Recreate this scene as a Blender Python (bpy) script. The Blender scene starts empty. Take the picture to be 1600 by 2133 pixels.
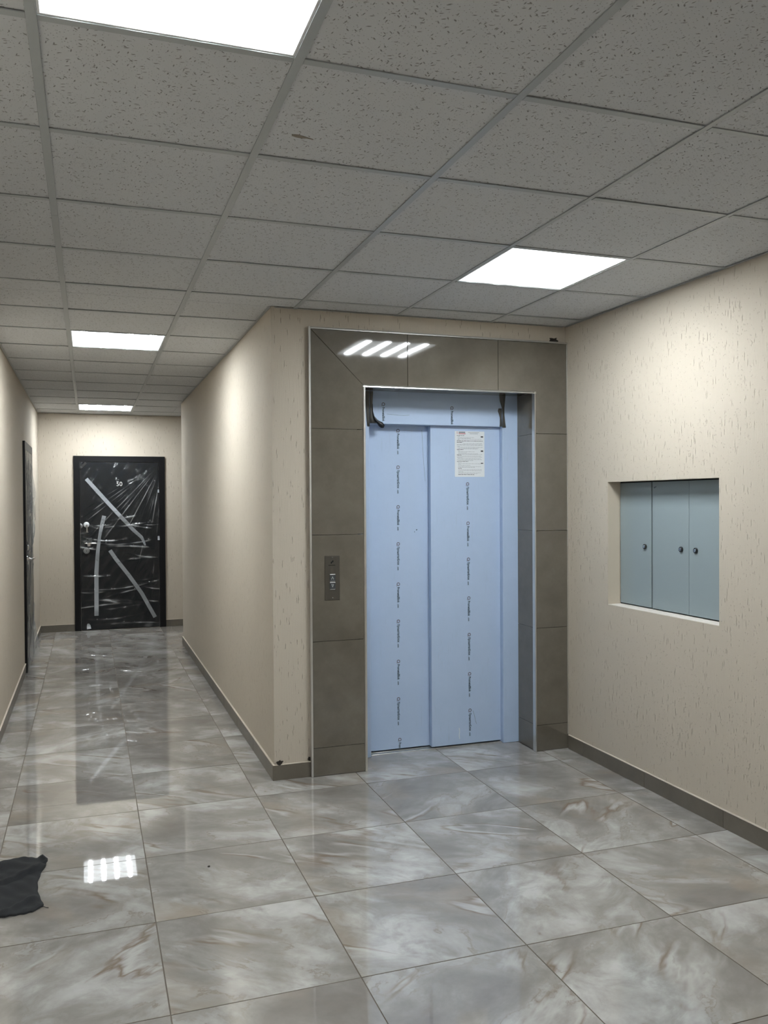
import bpy, bmesh, math, random
from mathutils import Matrix, Vector
random.seed(7)
S = bpy.context.scene
C = S.collection

# ------------------------------------------------------------------ camera
F_PX = 1778.0
camd = bpy.data.cameras.new('camera')
camd.sensor_fit = 'VERTICAL'; camd.sensor_height = 36.0
camd.lens = F_PX / 2133.0 * 36.0
camd.clip_start = 0.02
cam = bpy.data.objects.new('camera', camd); C.objects.link(cam)
YAW, PITCH, ROLL = -0.33305, -0.012941, 0.0061534
RM = (Matrix.Rotation(YAW, 3, 'Z') @ Matrix.Rotation(PITCH, 3, 'X') @ Matrix.Rotation(ROLL, 3, 'Y'))
rx, fy_, uz = RM.col[0], RM.col[1], RM.col[2]
cam.matrix_world = Matrix(((rx[0], uz[0], -fy_[0], 0.0), (rx[1], uz[1], -fy_[1], 0.0), (rx[2], uz[2], -fy_[2], 1.54), (0, 0, 0, 1)))
S.camera = cam

# ------------------------------------------------------------------ world, exposure, lamp settings
w = bpy.data.worlds.new('world'); S.world = w; w.use_nodes = True
w.node_tree.nodes['Background'].inputs[0].default_value = (0.5, 0.55, 0.6, 1)
w.node_tree.nodes['Background'].inputs[1].default_value = 0.02
S.view_settings.view_transform = 'Standard'
S.view_settings.look = 'None'
S.view_settings.gamma = 1.0
S.view_settings.use_curve_mapping = False
S.view_settings.exposure = 0.0
PANEL_BASE = 3.2          # radiance of the opal diffuser between its four LED strips
PANEL_STRIP = 126.0        # radiance in front of a strip
LIGHT_COL = (0.92, 0.975, 1.0)

# ------------------------------------------------------------------ sizes (metres, camera stands over the origin)
H = 2.607
XL, XR = -0.56, 2.80          # left wall, right wall of the lift hall
XC = 0.955                    # right wall of the corridor
YE = 4.64                     # wall with the lift
YEND = 10.88                  # end wall of the corridor
YCF = 9.45                    # the corridor's right wall stops here
XA = 2.2                      # side of the recess at the corridor's end
YB = -3.3                     # wall behind the camera
GX0, GY0, G = -0.1086, 1.432, 0.6   # ceiling grid (bar A, row 1 = GY0+G ... )
GY0 = GY0
FX0, FY0 = 0.2176, 3.8162     # floor joints

# ------------------------------------------------------------------ mesh helpers
def link(o, parent=None):
    C.objects.link(o)
    if parent is not None: o.parent = parent
    return o
def mesh_obj(name, bm, mats, parent=None, smooth=False, recalc=True):
    if recalc: bmesh.ops.recalc_face_normals(bm, faces=bm.faces[:])
    me = bpy.data.meshes.new(name); bm.to_mesh(me); bm.free()
    if not isinstance(mats, (list, tuple)): mats = [mats]
    for m in mats: me.materials.append(m)
    if smooth:
        for p in me.polygons: p.use_smooth = True
    return link(bpy.data.objects.new(name, me), parent)
def box(bm, x0, x1, y0, y1, z0, z1, ch=0.0, mi=0):
    r = bmesh.ops.create_cube(bm, size=1.0)
    vs = r['verts']
    for v in vs:
        v.co.x = x0 if v.co.x < 0 else x1
        v.co.y = y0 if v.co.y < 0 else y1
        v.co.z = z0 if v.co.z < 0 else z1
    fs = set(f for v in vs for f in v.link_faces)
    if ch > 0:
        es = list(set(e for v in vs for e in v.link_edges))
        rr = bmesh.ops.bevel(bm, geom=es, offset=ch, segments=1, affect='EDGES', profile=0.5)
        fs = set(rr['faces']) | set(f for f in fs if f.is_valid)
    for f in fs:
        if f.is_valid: f.material_index = mi
def one_box(name, dims, mat, parent=None, ch=0.0):
    bm = bmesh.new(); box(bm, *dims, ch=ch); return mesh_obj(name, bm, mat, parent)
def cyl(bm, p0, p1, r0, r1=None, n=16, mi=0, cap=True):
    r1 = r0 if r1 is None else r1
    p0, p1 = Vector(p0), Vector(p1); d = (p1 - p0).normalized()
    a = d.orthogonal().normalized(); b = d.cross(a)
    A = [bm.verts.new(p0 + (a*math.cos(t)+b*math.sin(t))*r0) for t in [2*math.pi*i/n for i in range(n)]]
    B = [bm.verts.new(p1 + (a*math.cos(t)+b*math.sin(t))*r1) for t in [2*math.pi*i/n for i in range(n)]]
    for i in range(n):
        f = bm.faces.new((A[i], A[(i+1) % n], B[(i+1) % n], B[i])); f.material_index = mi; f.smooth = True
    if cap:
        f = bm.faces.new(A[::-1]); f.material_index = mi
        f = bm.faces.new(B); f.material_index = mi
def lathe(bm, c, axis, prof, n=20, mi=0):
    axis = Vector(axis).normalized(); a = axis.orthogonal().normalized(); b = axis.cross(a); c = Vector(c)
    rings = []
    for (h, r) in prof:
        rings.append([bm.verts.new(c + axis*h + (a*math.cos(2*math.pi*i/n)+b*math.sin(2*math.pi*i/n))*max(r, 1e-5)) for i in range(n)])
    for q in range(len(rings)-1):
        for i in range(n):
            f = bm.faces.new((rings[q][i], rings[q][(i+1) % n], rings[q+1][(i+1) % n], rings[q+1][i])); f.material_index = mi; f.smooth = True
    f = bm.faces.new(rings[-1]); f.material_index = mi
    f = bm.faces.new(rings[0][::-1]); f.material_index = mi
def tube(bm, pts, r, n=8, mi=0):
    pts = [Vector(p) for p in pts]; rings = []
    for i, p in enumerate(pts):
        d = (pts[min(i+1, len(pts)-1)] - pts[max(i-1, 0)]).normalized()
        ref = Vector((0.31, 0.17, 0.93)); a = d.cross(ref).normalized(); b = d.cross(a)
        rr = r[i] if isinstance(r, (list, tuple)) else r
        rings.append([bm.verts.new(p + (a*math.cos(2*math.pi*k/n)+b*math.sin(2*math.pi*k/n))*rr) for k in range(n)])
    for q in range(len(rings)-1):
        for k in range(n):
            f = bm.faces.new((rings[q][k], rings[q][(k+1) % n], rings[q+1][(k+1) % n], rings[q+1][k])); f.smooth = True; f.material_index = mi
    bm.faces.new(rings[0][::-1]).material_index = mi; bm.faces.new(rings[-1]).material_index = mi
def poly_prism(bm, pts, off, mi=0):
    """pts: list of 3-D points of a flat polygon, extruded by the vector off"""
    off = Vector(off)
    A = [bm.verts.new(Vector(p)) for p in pts]; B = [bm.verts.new(Vector(p)+off) for p in pts]
    n = len(A)
    f = bm.faces.new(A[::-1]); f.material_index = mi
    f = bm.faces.new(B); f.material_index = mi
    for i in range(n):
        f = bm.faces.new((A[i], A[(i+1) % n], B[(i+1) % n], B[i])); f.material_index = mi
_txt = {}
def text_2d(body, off=0.05):
    """flat glyph outline of one line, x to the right, cap height about 1, as (verts, faces)"""
    if body in _txt: return _txt[body]
    cu = bpy.data.curves.new('glyphs', 'FONT'); cu.body = body; cu.size = 1.4; cu.resolution_u = 3; cu.offset = off
    o = bpy.data.objects.new('glyphs', cu); C.objects.link(o)
    dg = bpy.context.evaluated_depsgraph_get()
    me = bpy.data.meshes.new_from_object(o.evaluated_get(dg))
    r = ([(v.co.x, v.co.y) for v in me.vertices], [list(p.vertices) for p in me.polygons])
    bpy.data.objects.remove(o); bpy.data.meshes.remove(me); bpy.data.curves.remove(cu)
    _txt[body] = r
    return r
def put_text(bm, body, origin, ex, ey, length=None, height=None, mi=0, off=0.05):
    vs, fs = text_2d(body, off)
    x0 = min(v[0] for v in vs); x1 = max(v[0] for v in vs); y1 = max(v[1] for v in vs)
    sx = length/(x1-x0) if length else height/y1
    sy = height/y1 if height else sx
    o, ex, ey = Vector(origin), Vector(ex), Vector(ey)
    V = [bm.verts.new(o + ex*((v[0]-x0)*sx) + ey*(v[1]*sy)) for v in vs]
    for f in fs:
        try: g = bm.faces.new([V[i] for i in f]); g.material_index = mi
        except ValueError: pass
def empty(name, loc=(0, 0, 0)):
    o = bpy.data.objects.new(name, None); o.empty_display_size = 0.1; o.location = loc; C.objects.link(o); return o
def tag(o, label=None, cat=None, group=None, kind=None):
    if label: o['label'] = label
    if cat: o['category'] = cat
    if group: o['group'] = group
    if kind: o['kind'] = kind
    return o
def hsh(i):
    return (math.sin(i*127.1+311.7)*43758.5453) % 1.0

# ------------------------------------------------------------------ materials
class NT:
    def __init__(s, name):
        s.m = bpy.data.materials.new(name); s.m.use_nodes = True; s.t = s.m.node_tree
        s.b = s.t.nodes['Principled BSDF']; s.out = s.t.nodes['Material Output']
    def n(s, typ, **kw):
        nd = s.t.nodes.new(typ)
        for k, v in kw.items(): setattr(nd, k, v)
        return nd
    def l(s, a, b): s.t.links.new(a, b)
    def coord(s, scale=(1, 1, 1), rot=(0, 0, 0), kind='Object', loc=(0, 0, 0)):
        tc = s.n('ShaderNodeTexCoord'); mp = s.n('ShaderNodeMapping')
        mp.inputs['Scale'].default_value = scale; mp.inputs['Rotation'].default_value = rot; mp.inputs['Location'].default_value = loc
        s.l(tc.outputs[kind], mp.inputs[0]); return mp.outputs[0]
    def noise(s, vec, scale, detail=4, rough=0.5, dist=0.0, w=None):
        nd = s.n('ShaderNodeTexNoise')
        if w is not None:
            nd.noise_dimensions = '4D'; s.l(w, nd.inputs['W'])
        s.l(vec, nd.inputs['Vector']); nd.inputs['Scale'].default_value = scale; nd.inputs['Detail'].default_value = detail
        nd.inputs['Roughness'].default_value = rough; nd.inputs['Distortion'].default_value = dist
        return nd.outputs['Fac']
    def vor(s, vec, scale, rnd=1.0, dims='3D'):
        nd = s.n('ShaderNodeTexVoronoi'); nd.voronoi_dimensions = dims
        s.l(vec, nd.inputs['Vector']); nd.inputs['Scale'].default_value = scale; nd.inputs['Randomness'].default_value = rnd
        return nd.outputs['Distance'], nd.outputs['Color']
    def ramp(s, fac, stops, interp='LINEAR'):
        nd = s.n('ShaderNodeValToRGB'); nd.color_ramp.interpolation = interp
        el = nd.color_ramp.elements
        while len(el) > len(stops): el.remove(el[-1])
        while len(el) < len(stops): el.new(0.5)
        for e, (p, c) in zip(el, stops):
            e.position = p; e.color = (c, c, c, 1) if isinstance(c, (int, float)) else (*c, 1)
        s.l(fac, nd.inputs[0]); return nd.outputs[0]
    def math(s, op, a, b=None, clamp=False):
        nd = s.n('ShaderNodeMath', operation=op, use_clamp=clamp)
        for i, v in enumerate((a, b)):
            if v is None: continue
            if isinstance(v, (int, float)): nd.inputs[i].default_value = v
            else: s.l(v, nd.inputs[i])
        return nd.outputs[0]
    def mix(s, fac, a, b, blend='MIX'):
        nd = s.n('ShaderNodeMix', data_type='RGBA', blend_type=blend)
        for sock, v in ((nd.inputs[0], fac), (nd.inputs[6], a), (nd.inputs[7], b)):
            if isinstance(v, (int, float)): sock.default_value = v
            elif isinstance(v, tuple): sock.default_value = (*v, 1)
            else: s.l(v, sock)
        return nd.outputs[2]
    def bump(s, h, strength, dist=0.01, prev=None):
        nd = s.n('ShaderNodeBump'); nd.inputs['Strength'].default_value = strength; nd.inputs['Distance'].default_value = dist
        s.l(h, nd.inputs['Height'])
        if prev is not None: s.l(prev, nd.inputs['Normal'])
        return nd.outputs[0]
    def fin(s, col=None, rough=None, metal=None, normal=None, ior=None):
        for key, v in (('Base Color', col), ('Roughness', rough), ('Metallic', metal), ('IOR', ior)):
            if v is None: continue
            if isinstance(v, (int, float)): s.b.inputs[key].default_value = v
            elif isinstance(v, tuple): s.b.inputs[key].default_value = (*v, 1)
            else: s.l(v, s.b.inputs[key])
        if normal is not None: s.l(normal, s.b.inputs['Normal'])
        return s.m
def plain(name, col, rough=0.5, metal=0.0, spec=0.5):
    t = NT(name); t.b.inputs['Specular IOR Level'].default_value = spec
    return t.fin(col, rough, metal)

def mat_plaster():
    t = NT('bark_plaster')
    v = t.coord()
    warp = t.noise(v, 9, 2)
    big = t.noise(v, 1.3, 4, 0.6)
    fine = t.noise(v, 330, 3, 0.65)
    # long upright worm grooves left by the trowel
    vs = t.coord(scale=(1, 1, 0.10))
    nv = t.n('ShaderNodeTexNoise'); t.l(t.coord(scale=(1, 1, 0.8)), nv.inputs['Vector']); nv.inputs['Scale'].default_value = 45; nv.inputs['Detail'].default_value = 3
    ad = t.n('ShaderNodeVectorMath', operation='MULTIPLY_ADD'); t.l(nv.outputs['Color'], ad.inputs[0]); ad.inputs[1].default_value = (0.010, 0.010, 0.004); t.l(vs, ad.inputs[2])
    d1, c1 = t.vor(ad.outputs[0], 82)
    g1 = t.ramp(d1, [(0.085, 1.0), (0.19, 0.0)])
    sel = t.n('ShaderNodeSeparateColor'); t.l(c1, sel.inputs[0])
    patch = t.noise(v, 2.2, 2)
    keep = t.math('GREATER_THAN', t.math('ADD', sel.outputs[0], t.math('MULTIPLY', patch, 1.1)), 0.40)
    groove = t.math('MULTIPLY', g1, keep)
    # sand grains torn out
    d2, c2 = t.vor(t.coord(scale=(1, 1, 0.55)), 130)
    g2 = t.ramp(d2, [(0.12, 1.0), (0.25, 0.0)])
    sel2 = t.n('ShaderNodeSeparateColor'); t.l(c2, sel2.inputs[0])
    pits = t.math('MULTIPLY', g2, t.math('GREATER_THAN', sel2.outputs[1], 0.70))
    streak = t.noise(t.coord(scale=(1, 1, 0.06)), 150, 2, 0.6)
    base = t.mix(big, (0.505, 0.452, 0.377), (0.555, 0.498, 0.418))
    base = t.mix(t.math('MULTIPLY', fine, 0.25), base, (0.45, 0.39, 0.305))
    base = t.mix(t.math('MULTIPLY', t.math('MAXIMUM', groove, t.math('MULTIPLY', pits, 0.7)), 0.45), base, (0.23, 0.19, 0.14))
    h = t.math('SUBTRACT', t.math('MULTIPLY', fine, 0.35), t.math('MAXIMUM', groove, t.math('MULTIPLY', pits, 0.7)))
    h = t.math('ADD', h, t.math('MULTIPLY', streak, 0.5))
    return t.fin(base, 0.85, None, t.bump(h, 0.8, 0.004))
def mat_floor():
    t = NT('polished_stone_tile')
    oi = t.n('ShaderNodeObjectInfo'); W = t.math('MULTIPLY', oi.outputs['Random'], 61.0)
    W2 = t.math('ADD', W, 7.3)
    tc = t.n('ShaderNodeTexCoord'); vr = t.n('ShaderNodeVectorRotate'); vr.rotation_type = 'Z_AXIS'
    t.l(tc.outputs['Object'], vr.inputs['Vector'])
    t.l(t.math('SUBTRACT', 0.62, t.math('MULTIPLY', t.math('GREATER_THAN', oi.outputs['Random'], 0.7), 1.35)), vr.inputs['Angle'])
    def sc(k):
        mp = t.n('ShaderNodeMapping'); mp.inputs['Scale'].default_value = k; t.l(vr.outputs[0], mp.inputs[0]); return mp.outputs[0]
    v = sc((1.0, 1.45, 1))
    cloud = t.noise(v, 1.9, 7, 0.58, 0.5, W)
    cloud2 = t.noise(v, 4.2, 6, 0.62, 1.2, W2)
    tan = t.noise(v, 1.4, 4, 0.55, 0.8, W2)
    col = t.ramp(cloud, [(0.36, (0.215, 0.199, 0.182)), (0.47, (0.305, 0.290, 0.272)), (0.54, (0.40, 0.387, 0.370)), (0.63, (0.52, 0.515, 0.50))])
    col = t.mix(t.ramp(cloud2, [(0.36, 0.65), (0.56, 0.0)]), col, (0.235, 0.217, 0.196))
    col = t.mix(t.ramp(tan, [(0.54, 0.0), (0.72, 0.65)]), col, (0.335, 0.278, 0.220))
    # long veins, pale beside brown
    vn = t.noise(sc((0.6, 2.2, 1)), 1.25, 5, 0.50, 0.35, W)
    a = t.math('ABSOLUTE', t.math('SUBTRACT', vn, 0.53))
    strength = t.ramp(t.noise(v, 2.2, 2, 0.5, 0, W2), [(0.50, 0.0), (0.62, 1.0)])
    col = t.mix(t.math('MULTIPLY', t.ramp(a, [(0.0, 0.8), (0.016, 0.0)]), strength), col, (0.195, 0.138, 0.096))
    b = t.math('ABSOLUTE', t.math('SUBTRACT', vn, 0.555))
    col = t.mix(t.math('MULTIPLY', t.ramp(b, [(0.0, 0.8), (0.022, 0.0)]), strength), col, (0.51, 0.505, 0.485))
    ed = t.ramp(t.math('ABSOLUTE', t.math('SUBTRACT', cloud, 0.505)), [(0.0, 0.55), (0.010, 0.0)])
    col = t.mix(t.math('MULTIPLY', ed, t.ramp(cloud2, [(0.45, 0.0), (0.6, 1.0)])), col, (0.20, 0.158, 0.122))
    wav = t.noise(t.coord(), 26, 2)
    sm = t.noise(t.coord(), 3.5, 4)
    return t.fin(col, t.ramp(sm, [(0.35, 0.014), (0.7, 0.03)]), None, t.bump(wav, 0.008, 0.002), 1.75)
def mat_stone(name, k=1.0, rough=0.2, ior=1.5):
    t = NT(name)
    oi = t.n('ShaderNodeObjectInfo'); W = t.math('MULTIPLY', oi.outputs['Random'], 37.0)
    v = t.coord(rot=(0.4, 0.5, 0.3))
    a = t.noise(v, 5.5, 7, 0.62, 0.0, W); b = t.noise(v, 60, 4, 0.6, 0, W)
    c = t.noise(v, 19, 5, 0.65, 0, W)
    fac = t.math('MULTIPLY_ADD', t.math('SUBTRACT', a, 0.5), 2.6, True)
    col = t.mix(fac, (0.165*k, 0.144*k, 0.113*k), (0.255*k, 0.229*k, 0.184*k))
    col = t.mix(t.math('MULTIPLY', c, 0.45), col, (0.165*k, 0.147*k, 0.118*k))
    col = t.mix(t.math('MULTIPLY', b, 0.40), col, (0.135*k, 0.118*k, 0.093*k))
    return t.fin(col, rough, None, t.bump(b, 0.012, 0.0006), ior)
def mat_ceiling_tile():
    t = NT('mineral_fibre_tile')
    oi = t.n('ShaderNodeObjectInfo')
    off = t.n('ShaderNodeCombineXYZ'); t.l(t.math('MULTIPLY', oi.outputs['Random'], 43.0), off.inputs[0]); t.l(t.math('MULTIPLY', oi.outputs['Random'], 91.0), off.inputs[1])
    tc = t.n('ShaderNodeTexCoord'); add = t.n('ShaderNodeVectorMath', operation='ADD'); t.l(tc.outputs['Object'], add.inputs[0]); t.l(off.outputs[0], add.inputs[1])
    wn = t.n('ShaderNodeTexNoise'); t.l(add.outputs[0], wn.inputs['Vector']); wn.inputs['Scale'].default_value = 70; wn.inputs['Detail'].default_value = 2
    wv = t.n('ShaderNodeVectorMath', operation='MULTIPLY_ADD'); t.l(wn.outputs['Color'], wv.inputs[0]); wv.inputs[1].default_value = (0.006, 0.006, 0.0); t.l(add.outputs[0], wv.inputs[2])
    tot = None
    for i, (ang, sc, el, thr, r0) in enumerate([(0.3, 60, 0.30, 0.64, 0.09), (1.35, 64, 0.30, 0.64, 0.09), (2.3, 58, 0.33, 0.66, 0.09), (0.9, 120, 0.8, 0.6, 0.11)]):
        mp = t.n('ShaderNodeMapping'); mp.inputs['Rotation'].default_value = (0, 0, ang); mp.inputs['Location'].default_value = (i*3.7, i*1.9, 0)
        t.l(wv.outputs[0], mp.inputs[0])
        m2 = t.n('ShaderNodeMapping'); m2.inputs['Scale'].default_value = (el, 1, 1); t.l(mp.outputs[0], m2.inputs[0])
        d, c = t.vor(m2.outputs[0], sc, 1.0, '2D')
        se = t.n('ShaderNodeSeparateColor'); t.l(c, se.inputs[0])
        g = t.math('MULTIPLY', t.ramp(d, [(r0*0.6, 1.0), (r0*1.35, 0.0)]), t.math('GREATER_THAN', se.outputs[0], thr))
        tot = g if tot is None else t.math('MAXIMUM', tot, g)
    fine = t.noise(add.outputs[0], 210, 2)
    base = t.mix(fine, (0.54, 0.55, 0.56), (0.595, 0.605, 0.615))
    col = t.mix(t.math('MULTIPLY', tot, 0.80), base, (0.15, 0.135, 0.115))
    h = t.math('SUBTRACT', t.math('MULTIPLY', fine, 0.2), tot)
    return t.fin(col, 0.9, None, t.bump(h, 0.5, 0.003))
def mat_blue_film():
    t = NT('blue_protective_film')
    v = t.coord(); a = t.noise(v, 7, 6, 0.7); b = t.noise(t.coord(scale=(3, 1, 0.25)), 22, 5, 0.7); f = t.noise(v, 160, 2)
    col = t.mix(a, (0.388, 0.505, 0.70), (0.455, 0.57, 0.77))
    col = t.mix(t.ramp(b, [(0.60, 0.0), (0.85, 0.45)]), col, (0.28, 0.36, 0.45))
    col = t.mix(t.math('MULTIPLY', f, 0.12), col, (0.6, 0.66, 0.76))
    return t.fin(col, 0.38, None, t.bump(f, 0.05, 0.001), 1.45)
def mat_film(name, haze=0.05, gl=1.0, rough=0.12, crease=0.25):
    t = NT(name)
    tr = t.n('ShaderNodeBsdfTransparent'); tr.inputs[0].default_value = (0.93, 0.94, 0.95, 1)
    gls = t.n('ShaderNodeBsdfGlossy'); gls.inputs['Roughness'].default_value = rough; gls.inputs[0].default_value = (1, 1, 1, 1)
    df = t.n('ShaderNodeBsdfDiffuse'); df.inputs[0].default_value = (0.85, 0.88, 0.9, 1)
    lw = t.n('ShaderNodeLayerWeight'); lw.inputs[0].default_value = 0.35
    nz = t.noise(t.coord(scale=(1, 1, 1)), 14, 4, 0.6, 1.0)
    bp = t.bump(nz, 0.015, 0.006)
    for n in (gls, df, lw): t.l(bp, n.inputs['Normal'])
    at_ = t.n('ShaderNodeAttribute'); at_.attribute_name = 'crease'
    hz = t.math('MULTIPLY', at_.outputs['Fac'], crease); hz = t.math('ADD', hz, haze)
    m1 = t.n('ShaderNodeMixShader'); t.l(hz, m1.inputs[0]); t.l(tr.outputs[0], m1.inputs[1]); t.l(df.outputs[0], m1.inputs[2])
    fac = t.math('MULTIPLY_ADD', lw.outputs['Fresnel'], 0.9*gl); fac.node.inputs[2].default_value = 0.010
    m2 = t.n('ShaderNodeMixShader'); t.l(fac, m2.inputs[0]); t.l(m1.outputs[0], m2.inputs[1]); t.l(gls.outputs[0], m2.inputs[2])
    t.l(m2.outputs[0], t.out.inputs[0]); return t.m
def mat_diffuser():
    t = NT('lit_opal_diffuser')
    tc = t.n('ShaderNodeTexCoord'); sp = t.n('ShaderNodeSeparateXYZ'); t.l(tc.outputs['Object'], sp.inputs[0])
    wv = t.math('COSINE', t.math('MULTIPLY', t.math('SUBTRACT', sp.outputs[0], 0.07), 2*math.pi/0.14))
    band = t.ramp(t.math('MULTIPLY_ADD', wv, 0.5), [(0.78, 0.0), (0.86, 1.0)])
    ends = t.ramp(t.math('ABSOLUTE', sp.outputs[1]), [(0.260, 1.0), (0.270, 0.0)])
    st = t.math('MULTIPLY', t.math('MULTIPLY', band, ends), PANEL_STRIP)
    em = t.n('ShaderNodeEmission'); em.inputs[0].default_value = (*LIGHT_COL, 1)
    t.l(t.math('ADD', st, PANEL_BASE), em.inputs[1])
    t.l(em.outputs[0], t.out.inputs[0]); return t.m
_ma = NT.math
def _math3(self, op, a, b=None, clamp=False):
    r = _ma(self, op, a, b, clamp)
    if op == 'MULTIPLY_ADD': r.node.inputs[2].default_value = 0.5
    return r
NT.math = _math3

M_PLASTER = mat_plaster()
M_FLOOR = mat_floor()
M_GROUT = plain('floor_grout', (0.16, 0.135, 0.11), 0.8)
M_STONE = mat_stone('taupe_stone_tile', 0.68, 0.045, 1.75)
M_BASE = mat_stone('taupe_baseboard_tile', 0.76, 0.3)
M_CTILE = mat_ceiling_tile()
M_TEE = plain('painted_grid_metal', (0.37, 0.39, 0.395), 0.36)
M_GAP = plain('dark_gap', (0.02, 0.02, 0.02), 0.9)
M_ALU = plain('brushed_aluminium', (0.72, 0.71, 0.68), 0.30, 0.9)
M_FILM_BLUE = mat_blue_film()
M_STEEL = plain('bare_grey_steel', (0.20, 0.195, 0.185), 0.45, 0.4)
M_BLACKFILM = plain('black_film_scrap', (0.012, 0.012, 0.014), 0.4)
M_INK = plain('dark_blue_ink', (0.02, 0.042, 0.07), 0.5)
M_INKRING = plain('dull_red_ink', (0.10, 0.06, 0.085), 0.5)
M_PAPER = plain('white_paper', (0.70, 0.73, 0.76), 0.6)
M_PRINT = plain('grey_print', (0.24, 0.26, 0.29), 0.6)
M_PRINTD = plain('black_print', (0.03, 0.03, 0.035), 0.6)
M_PRINTR = plain('red_print', (0.42, 0.09, 0.09), 0.6)
M_PANEL = plain('dark_steel_plate', (0.115, 0.105, 0.09), 0.35, 0.6)
M_WHITE = plain('white_plastic', (0.85, 0.85, 0.85), 0.4)
M_BUTTON = plain('dark_button', (0.05, 0.055, 0.06), 0.35)
M_ARROW = plain('pale_arrow', (0.48, 0.50, 0.52), 0.5)
M_CAB = NT('grey_green_paint')
M_CAB = M_CAB.fin((0.247, 0.298, 0.316), 0.5, None, M_CAB.bump(M_CAB.noise(M_CAB.coord(), 420, 2), 0.08, 0.001))
M_LOCK = plain('black_lock', (0.012, 0.015, 0.018), 0.25)
M_LOCKFACE = plain('chrome_lock_face', (0.5, 0.52, 0.54), 0.2, 1.0)
M_SILL = plain('smooth_lit_sill', (0.66, 0.62, 0.56), 0.7)  # paler than the cheek, the light falling on the sill put into colour
M_REVEAL = plain('smooth_beige_render', (0.54, 0.475, 0.38), 0.8)
M_DOORBLK = plain('black_painted_steel', (0.006, 0.006, 0.007), 0.45, 0.0, 0.2)
M_LEAF = plain('black_door_skin', (0.006, 0.007, 0.009), 0.5, 0.0, 0.15)
M_CHROME = plain('chrome', (0.75, 0.76, 0.77), 0.15, 1.0)
M_KEY = plain('brass_key', (0.45, 0.34, 0.16), 0.3, 0.9)
M_TAPE = plain('white_adhesive_tape', (0.40, 0.42, 0.45), 0.32)
M_TAPED = plain('translucent_grey_tape', (0.23, 0.24, 0.25), 0.3)
M_WRAPW = plain('white_wrap', (0.60, 0.63, 0.66), 0.4)
M_NUM = plain('silver_number', (0.62, 0.62, 0.60), 0.4)
M_FILM = mat_film('clear_stretch_film', 0.004, 0.5, 0.03, 0.40)
M_FILM2 = mat_film('hazy_stretch_film', 0.05, 0.4, 0.2, 0.22)
M_DIFF = mat_diffuser()
M_LFRAME = plain('white_light_frame', (0.75, 0.76, 0.76), 0.4)
M_CHIP = plain('hole_shade_and_grit', (0.03, 0.025, 0.02), 0.95)  # painted shade of the plaster holes; also the grit's own colour
M_TOPSTRIP = plain('pale_top_strip', (0.60, 0.54, 0.46), 0.85)
def mat_cloth():
    t = NT('dark_grey_rag'); v = t.coord()
    a = t.noise(v, 14, 5, 0.6); f = t.noise(v, 420, 2)
    col = t.mix(a, (0.009, 0.010, 0.012), (0.022, 0.024, 0.027)); col = t.mix(t.math('MULTIPLY', f, 0.5), col, (0.034, 0.037, 0.041))
    return t.fin(col, 0.95, None, t.bump(f, 0.6, 0.003))
M_CLOTH = mat_cloth()

# ------------------------------------------------------------------ walls
def wall(name, boxes):
    bm = bmesh.new()
    for b in boxes: box(bm, *b)
    return tag(mesh_obj(name, bm, M_PLASTER), kind='structure')
T = 0.15; ZT = H + 0.25
NY0, NY1, NZ0, NZ1, ND = 3.276, 4.187, 0.940, 1.640, 0.085       # the niche in the right wall
wall('wall_left', [(XL-T, XL, YB, YEND+T, -0.02, ZT)])
wall('wall_right', [(XR, XR+ND, YB, NY0, -0.02, ZT), (XR, XR+ND, NY1, YE, -0.02, ZT),
                    (XR, XR+ND, NY0, NY1, -0.02, NZ0), (XR, XR+ND, NY0, NY1, NZ1, ZT),
                    (XR+0.30, XR+0.34, YB, YE+0.3, -0.02, ZT)])
wall('wall_front', [(XC, 1.445, YE, 4.94, -0.02, ZT), (1.445, XR+ND, YE, 4.94, 2.232, ZT), (2.606, XR+ND, YE, 4.94, -0.02, 2.232)])
wall('wall_corridor', [(XC, XC+T, 4.94, YCF, -0.02, ZT), (XC+T, XA+T, YCF-T, YCF, -0.02, ZT)])
wall('wall_end', [(XL, XA+T, YEND, YEND+T, -0.02, ZT)])
wall('wall_recess', [(XA, XA+T, YCF, YEND, -0.02, ZT)])
wall('wall_rear', [(XL-T, XR+0.34, YB-T, YB, -0.02, ZT)])

# ------------------------------------------------------------------ floor of polished tiles
REG = [(XL, XR, YB, YE), (XL, XC, YE, YEND), (XC, XA, YCF, YEND), (1.477, 2.574, YE, 4.93)]
bm = bmesh.new()
for (x0, x1, y0, y1) in REG: box(bm, x0, x1, y0, y1, -0.06, -0.0022)
floor = tag(mesh_obj('floor', bm, M_GROUT), kind='structure')
def slab(bm, x0, x1, y0, y1, zt, zb, ch=0.0012):
    lo = [(x0, y0), (x1, y0), (x1, y1), (x0, y1)]
    hi = [(x0+ch, y0+ch), (x1-ch, y0+ch), (x1-ch, y1-ch), (x0+ch, y1-ch)]
    A = [bm.verts.new((*p, zb)) for p in lo]; B = [bm.verts.new((*p, zt-ch*0.6)) for p in lo]; D = [bm.verts.new((*p, zt)) for p in hi]
    bm.faces.new(D).material_index = 0
    for i in range(4):
        j = (i+1) % 4
        bm.faces.new((A[i], A[j], B[j], B[i])).material_index = 1; bm.faces.new((B[i], B[j], D[j], D[i])).material_index = 1
J = 0.0010
full = None
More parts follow.
